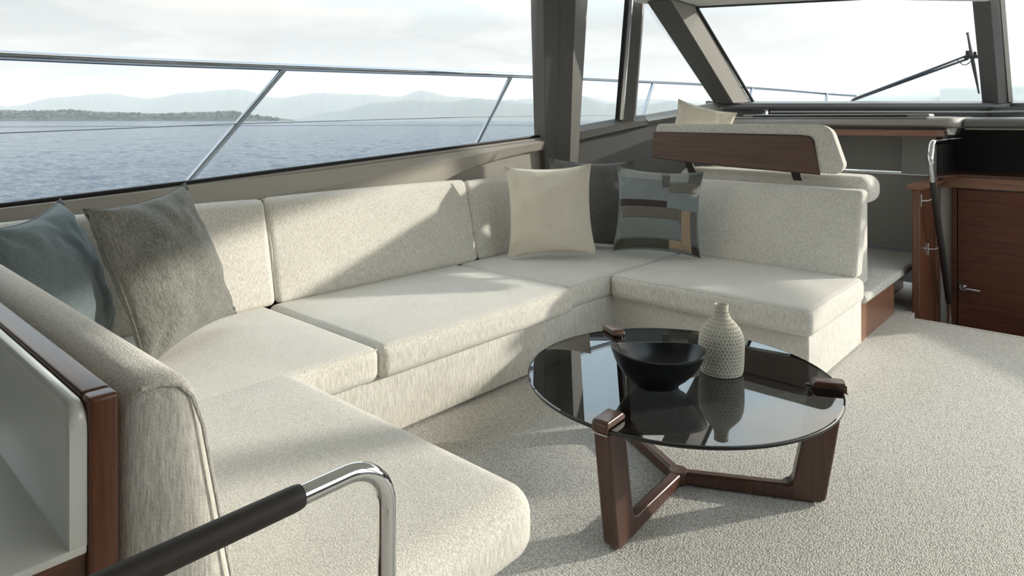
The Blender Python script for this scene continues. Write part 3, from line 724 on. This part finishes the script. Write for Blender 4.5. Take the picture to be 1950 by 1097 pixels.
    hz = 0.085
    hd = obj('door_handle', tube(bend([(6.305, .905, hz), (6.255, .905, hz), (6.255, .79, hz - .004)], .016), .0095, 10), 'steel', d)
    obj('rose', tube([(6.312, .905, hz), (6.296, .905, hz)], .027, 20), 'steel', hd)
    # leather wrapped stair handrail
    r = thing('stair_handrail', 'steel stair handrail with a black leather grip on the half wall', 'handrail', (5.7, 1.0, 0))
    path = bend([(6.32, 0.93, 1.238), (5.56, 0.985, 1.238), (5.485, .985, 1.12), (5.573, 0.985, 0.962)], .06)
    a, b = Vector((5.573, .985, .962)), Vector((6.20, .985, -0.03))
    obj('steel_tube', tube(path, .019, 14), 'steel', r)
    obj('leather_grip', tube([a, lerp(a, b, .02), lerp(a, b, .98), b], [.0195, .0225, .0225, .0195], 14), 'grip_leather', r)
    obj('end_tube', tube(bend([b, b + Vector((.04, 0, -.10)), b + Vector((.035, 0, -.22))], .05), .018, 12), 'steel', r)
    for tt in (.13, .52):
        p = lerp(a, b, tt)
        k = obj('bracket', tube(bend([p, p + Vector((-.012, .045, -.02)), p + Vector((-.03, .082, -.02))], .015), .006, 8), 'steel', r)
        q = p + Vector((-.03, .079, -.02))
        obj('bracket_plate', box(q.x - .012, q.x + .012, q.y - .004, q.y + .004, q.z - .045, q.z + .045), 'steel', k, bev=.002)
build_dash()

# ------------------------------------------------------------------ cabinet and handrail in the foreground
def build_cabinet():
    t = thing('galley_cabinet', 'walnut cabinet with an open white lacquered tray behind the sofa', 'cabinet', (0.1, 1.6, 0))
    # wooden frame: upright end post and top rail behind the tray
    def pr(p0, p1): return None
    obj('end_post', rbox(0.3475, 0.3925, 1.222, 1.262, 0.0, 0.953, 0.008, n=3, m=2), 'walnut_z', t, ang=50)
    obj('top_rail', rbox(0.3475, 0.3925, 1.2625, 3.30, 0.885, 0.953, 0.008, n=3, m=2), 'walnut_y', t, ang=50)
    obj('back_panel', box(0.349, 0.372, 1.264, 3.30, 0.0, 0.885), 'walnut_y', t)
    obj('side_panel', box(-0.75, 0.347, 1.236, 1.262, 0.0, 0.705), 'walnut_x', t)
    # white tray: forward wall with a rounded rim, floor, far wall
    prof = [(0.322, 0.718), (0.322, 0.940), (0.326, 0.948), (0.334, 0.951), (0.342, 0.949), (0.3465, 0.942), (0.3465, 0.718)]
    def rim(y, dz): return [(x, y, z + (dz if z > .8 else 0)) for x, z in prof]
    w = obj('tray', rbox(-0.75, 0.3465, 1.226, 3.0, 0.706, 0.7205, 0.004, n=2, m=2), 'white_lacquer', t, ang=50)
    obj('tray_wall', loft([rim(1.2275, -.050), rim(1.2285, -.030), rim(1.2325, -.014), rim(1.242, -.004), rim(1.256, 0), rim(3.0, 0)]), 'white_lacquer', w, ang=50)
    obj('tray_wall', box(-0.74, 0.322, 2.3, 2.34, 0.7205, 0.94), 'white_lacquer', w, bev=.006)
    r = thing('grab_rail', 'bent steel grab rail with a black leather sleeve in the foreground', 'handrail', (.73, .95, 0))
    path = bend([(0.555, .95, .812), (.728, .95, .812), (.728, .95, .40)], .085, 14)
    obj('steel_bend', tube(path[:-1] + [(.728, .95, .0)], .0165, 20), 'steel', r)
    obj('leather_sleeve', tube([(.562, .95, .812), (.556, .95, .812), (.545, .95, .812), (.0, .95, .812), (-.32, .95, .812)], [.0175, .0190, .0195, .0195, .0195], 20), 'grip_leather', r)
    obj('steel_bend', tube(bend([(-.31, .95, .812), (-.42, .95, .812), (-.42, .95, 0)], .085), .0165, 16), 'steel', r)
    for x in (.728, -.42):
        obj('floor_flange', tube([(x, .95, 0.0), (x, .95, .012)], .036, 20), 'steel', r)
build_cabinet()

# ------------------------------------------------------------------ coffee table, bowl, vase
TC = (2.357, 1.261); TR = 0.578
def build_table():
    t = thing('coffee_table', 'round smoked glass coffee table on three dark walnut legs', 'coffee table', (TC[0], TC[1], 0))
    prof = [(0.0001, .408), (TR - .006, .408), (TR, .411), (TR, .417), (TR - .006, .420), (0.0001, .420)]
    obj('glass_top', lathe(prof, TC[0], TC[1], 128), 'smoked_glass', t, ang=8)
    ring = [(TR - .0004, .4088), (TR + .0012, .4105), (TR + .0012, .4172), (TR - .0004, .4190)]
    obj('glass_edge', loft([[(TC[0] + r * cos(2 * pi * k / 128), TC[1] + r * sin(2 * pi * k / 128), z) for r, z in ring] for k in range(129)], True, False), 'black_trim', t, ang=60)
    for k, ang in enumerate((184, 61, -62)):
        a = R(ang); ca, sa = cos(a), sin(a)
        # L profile in the radial plane (r, z) with a fillet between the bar and the upright
        ri, rb = 0.415, 0.522
        prf = [(0.0, 0.004), (rb - .02, 0.004), (rb, .02), (rb + .030, .20), (rb + .062, .406), (ri + .055, .406), (ri + .020, .20), (ri, .100)]
        for q in range(1, 7):
            b = pi / 2 * q / 6; prf.append((ri - .045 + .045 * cos(b), .100 - .045 * sin(b)))
        prf += [(0.03, .052), (0.0, .052)]
        th = 0.029
        def place(r, z, s): return (TC[0] + r * ca - s * sa, TC[1] + r * sa + s * ca, z)
        obj('leg', loft([[place(r, z, -th * (.75 if z < .06 and r < .4 else 1)) for r, z in prf], [place(r, z, th * (.75 if z < .06 and r < .4 else 1)) for r, z in prf]]), 'table_wood', t, bev=.010, seg=3, ang=40)
        cp = [(TR - .105, .4215), (TR - .105, .436), (TR - .09, .447), (TR + .006, .447), (TR + .014, .440), (TR + .014, .409), (TR + .0025, .409), (TR + .0025, .4215)]
        c = obj('clip', loft([[place(r, z, -th) for r, z in cp], [place(r, z, th) for r, z in cp]]), 'table_wood', t, bev=.007, seg=3, ang=40)
        obj('pin', tube([place(TR + .0165, .4075, -th), place(TR + .0165, .4075, th)], .0022, 6), 'steel', c)
        obj('pad', tube([place(TR - .11, .4212, 0), place(TR - .11, .428, 0)], .012, 12), 'black_trim', c)
    obj('hub', lathe([(0.001, .004), (.036, .006), (.040, .03), (.034, .0535), (0.001, .0545)], TC[0], TC[1], 24), 'table_wood', t, ang=60)
    # asymmetric black bowl
    B = (2.193, 1.262); a0 = R(-46)
    def ringb(s, z, lift, sh=0):
        r = []
        for k in range(64):
            u = 2 * pi * k / 64; x, y = cos(u), sin(u)
            rx = 0.178 * s * (1 + .05 * x); ry = 0.118 * s * (1 + .10 * x)
            px = x * rx; py = y * ry
            r.append((B[0] + px * cos(a0) - py * sin(a0), B[1] + px * sin(a0) + py * cos(a0), z + lift * (0.020 * x * x - 0.006 * x)))
        return r
    zb = .4205
    sc = [(.28, 0, 0), (.42, 0, 0), (.44, .004, 0), (.46, .012, 0), (.60, .028, .1), (.76, .053, .3), (.89, .083, .6), (.965, .110, .9), (.99, .120, 1), (.985, .1235, 1), (.965, .1235, 1), (.945, .116, 1), (.86, .085, .6), (.70, .052, .3), (.45, .028, .1), (.15, .020, 0)]
    tag(obj('serving_bowl', loft([ringb(s, zb + z, l) for s, z, l in sc]), 'bowl_ceramic', ang=60), 'matt black oval bowl on the glass coffee table', 'bowl')
    # dimpled ceramic vase
    VX, VY = 2.490, 1.148; z0 = .4205; H = .262
    P = [(0.0, .070), (0.01, .079), (.05, .083), (.20, .0855), (.40, .087), (.55, .083), (.65, .073), (.72, .058), (.78, .042), (.83, .032), (.88, .0275), (.94, .026), (.985, .0275), (1.0, .0275)]
    def rad(u):
        for (a, ra), (b, rb_) in zip(P, P[1:]):
            if a <= u <= b:
                s = (u - a) / (b - a); return ra + (rb_ - ra) * s
        return P[-1][1]
    rows, cols = 18, 38; nv, nu = rows * 8 + 8, cols * 7
    V = []; Fc = []
    for j in range(nv + 1):
        u = j / nv; rr = sum(rad(min(1, max(0, u + d))) for d in (-.025, -.012, 0, .012, .025)) / 5 if 0.02 < u < .98 else rad(u)
        for k in range(nu):
            th = 2 * pi * k / nu; g = (u - .02) / .90 * rows; row = math.floor(g); fr = g - row
            c = (th / (2 * pi) * cols + 0.5 * (row % 2)) % 1.0
            d = 0
            if 0 <= row < rows:
                a = max(0, 1 - abs(fr - .5) / .40); b = max(0, 1 - abs(c - .5) / .24)
                d = min(1, 2.2 * a) * min(1, 2.0 * b)
            r = rr - .0038 * d * (1 if u < .8 else .6)
            V.append((VX + r * cos(th), VY + r * sin(th), z0 + u * H))
    for j in range(nv):
        for k in range(nu):
            a = j * nu + k; b = j * nu + (k + 1) % nu; Fc.append((a, b, b + nu, a + nu))
    Fc.append(tuple(range(nu))[::-1])
    base = nv * nu
    for r, z in ((.0255, 1.003), (.0225, .995), (.021, .93), (.021, .82)):   # the lip and the neck's inside
        k0 = len(V); V += [(VX + r * cos(2 * pi * k / nu), VY + r * sin(2 * pi * k / nu), z0 + z * H) for k in range(nu)]
        for k in range(nu): Fc.append((base + k, base + (k + 1) % nu, k0 + (k + 1) % nu, k0 + k))
        base = k0
    Fc.append(tuple(base + k for k in range(nu)))
    tag(obj('ceramic_vase', (V, Fc), 'vase_ceramic', ang=50), 'cream ceramic bottle vase with rows of dimples on the coffee table', 'vase')
build_table()

# ------------------------------------------------------------------ cushions
def pillow_pt(u, v, w, h, T, side, seed, wr=0.008, pinch=0.105):
    """u,v in -1..1; local x right, y back, z up"""
    x = u * (1 - pinch * (1 - abs(v) ** 2.2)) * w / 2
    z = v * (1 - pinch * (1 - abs(u) ** 2.2)) * h / 2
    e = max(0.0, (1 - u * u)) ** 0.48 * max(0.0, (1 - v * v)) ** 0.48
    y = T / 2 * e
    k = (abs(u) ** 4) * (abs(v) ** 3)
    f = noise.noise((u * 2.1 + seed, v * 2.1, side * 3.3)) * wr * 2.2 * min(1, e * 3) + noise.noise((u * 6 + seed, v * 5, side * 3.3)) * wr * min(1, e * 4)
    for (cu, cv) in ((1, 1), (-1, 1), (1, -1), (-1, -1)):          # creases running in from the corners
        d = abs((u - cu) * cv * 1.0 - (v - cv) * cu * 1.0); q = math.hypot(u - cu, v - cv)
        f += -wr * 2.0 * math.exp(-(d / .10) ** 2) * math.exp(-(q / .45) ** 2) * (1 if q > .08 else 0)
    return Vector((x, -(y + f) * side if side > 0 else (y + f), z))

def pillow(name, pose, T, m, label, seed, parts=True, cat='cushion', wr=0.008, pinch=0.105):
    x, y, z, yaw, pitch, roll, w, h = pose; n = 34
    V = []; Fc = []
    g = lambda i: -cos(pi * i / n) * .35 + (2 * i / n - 1) * .65
    for side in (1, -1):
        b0 = len(V)
        for j in range(n + 1):
            for i in range(n + 1): V.append(pillow_pt(g(i), g(j), w, h, T, side, seed, wr, pinch))
        for j in range(n):
            for i in range(n):
                a = b0 + j * (n + 1) + i; q = (a, a + 1, a + n + 2, a + n + 1); Fc.append(q if side > 0 else q[::-1])
    me = bpy.data.meshes.new(name); me.from_pydata(V, [], Fc)
    bm = bmesh.new(); bm.from_mesh(me); bmesh.ops.remove_doubles(bm, verts=bm.verts, dist=1e-5); bmesh.ops.recalc_face_normals(bm, faces=bm.faces); bm.to_mesh(me); bm.free()
    me.materials.append(MATS[m]); clean(me, 180)
    Rz = Matrix.Rotation(yaw, 4, 'Z'); Rx = Matrix.Rotation(pitch, 4, 'X'); Ry = Matrix.Rotation(roll, 4, 'Y')
    o = bpy.data.objects.new(name, me); C.objects.link(o); o.matrix_world = Matrix.Translation((x, y, z)) @ Rz @ Rx @ Ry
    tag(o, label, cat, 'scatter cushions')
    if parts:                                                   # welt along the seam
        P = []
        for k in range(4 * 14):
            s, f = divmod(k, 14); f = -1 + 2 * f / 14
            u, v = ((f, -1), (1, f), (-f, 1), (-1, -f))[s]
            P.append(pillow_pt(u, v, w, h, T, 1, seed, wr, pinch))
        geo = tube(P + P[:1], 0.003, 6, False)
        me = bpy.data.meshes.new('seam'); me.from_pydata([tuple(v) for v in geo[0]], [], geo[1]); me.materials.append(MATS[m]); clean(me, 80)
        s = bpy.data.objects.new('seam', me); C.objects.link(s); s.parent = o
    return o

def build_cushions():
    pillow('cushion', (3.655, 2.935, .770, -.80, -.20, -.03, .61, .635), .21, 'linen_cream', 'plain cream linen cushion in the sofa corner', 1.0)
    pillow('cushion', (4.16, 2.94, .775, -.785, -.14, .03, .66, .66), .15, 'charcoal_wool', 'charcoal grey cushion tucked behind the cream and patchwork ones', 7.0)
    pw = pillow('cushion', (4.185, 2.395, .760, -1.002, -.20, .055, .600, .595), .20, 'patch_blue', 'patchwork cushion in grey blue, olive and tan panels', 3.0)
    # sewn patches lying on the cushion's front
    pats = [('patch_light', 0, .53, .885, .99), ('patch_olive_dark', .53, .62, .80, .97), ('patch_light', .62, .84, .875, .99), ('patch_slate', .84, .99, .86, .99),
            ('patch_olive', .62, .99, .735, .86), ('patch_brown', .01, .60, .535, .62), ('patch_taupe', .01, .78, .395, .53), ('patch_blue2', .01, .775, .14, .39),
            ('patch_tan', .785, .90, .03, .52), ('patch_tan', .64, .78, .035, .135), ('patch_slate', .905, .985, .12, .52), ('patch_dark', .015, .635, .01, .135), ('patch_brown', .905, .985, .02, .115)]
    for m, u0, u1, v0, v1 in pats:
        V = []; Fc = []; nu, nv = 14, 10
        for j in range(nv + 1):
            for i in range(nu + 1):
                u = (u0 + (u1 - u0) * i / nu) * 2 - 1; v = (v0 + (v1 - v0) * j / nv) * 2 - 1
                v = max(-.995, min(.995, v + .035 * (1 - u * u) - .02))
                p = pillow_pt(u, v, .600, .595, .20, 1, 3.0); p.y -= .0012; V.append(tuple(p))
        for j in range(nv):
            for i in range(nu): a = j * (nu + 1) + i; Fc.append((a, a + 1, a + nu + 2, a + nu + 1))
        me = bpy.data.meshes.new('fabric_patch'); me.from_pydata(V, [], Fc); me.materials.append(MATS[m]); clean(me, 180)
        o = bpy.data.objects.new('fabric_patch', me); C.objects.link(o); o.parent = pw
        s = o.modifiers.new('thick', 'SOLIDIFY'); s.thickness = .0012; s.offset = 0
    pillow('cushion', (1.149, 3.000, .775, .558, -.364, -.071, .62, .66), .24, 'tweed_grey', 'large grey tweed cushion leaning on the sofa back', 5.0, wr=.009)
    pillow('cushion', (.75, 3.02, .755, .95, -.30, -.06, .60, .62), .27, 'teal_velvet', 'dusty teal cushion in the aft sofa corner', 9.0, wr=.010)
    pillow('cushion', (5.04, 2.50, 1.285, -1.0, -.10, .25, .47, .47), .18, 'linen_cream', 'small cream cushion standing behind the walnut-backed backrest', 11.0)

for nm, c in (('patch_blue', (.23, .265, .27)), ('patch_blue2', (.20, .225, .22)), ('patch_light', (.33, .345, .335)), ('patch_olive', (.17, .165, .135)), ('patch_olive_dark', (.13, .13, .115)),
              ('patch_slate', (.14, .145, .14)), ('patch_brown', (.062, .048, .046)), ('patch_taupe', (.16, .15, .125)), ('patch_tan', (.37, .285, .20)), ('patch_dark', (.085, .08, .068))):
    fabric(nm, tuple(min(1, v * 1.15) for v in c), tuple(v * .8 for v in c), 2, 240., .7, .2, lo=.3, hi=.7)
build_cushions()
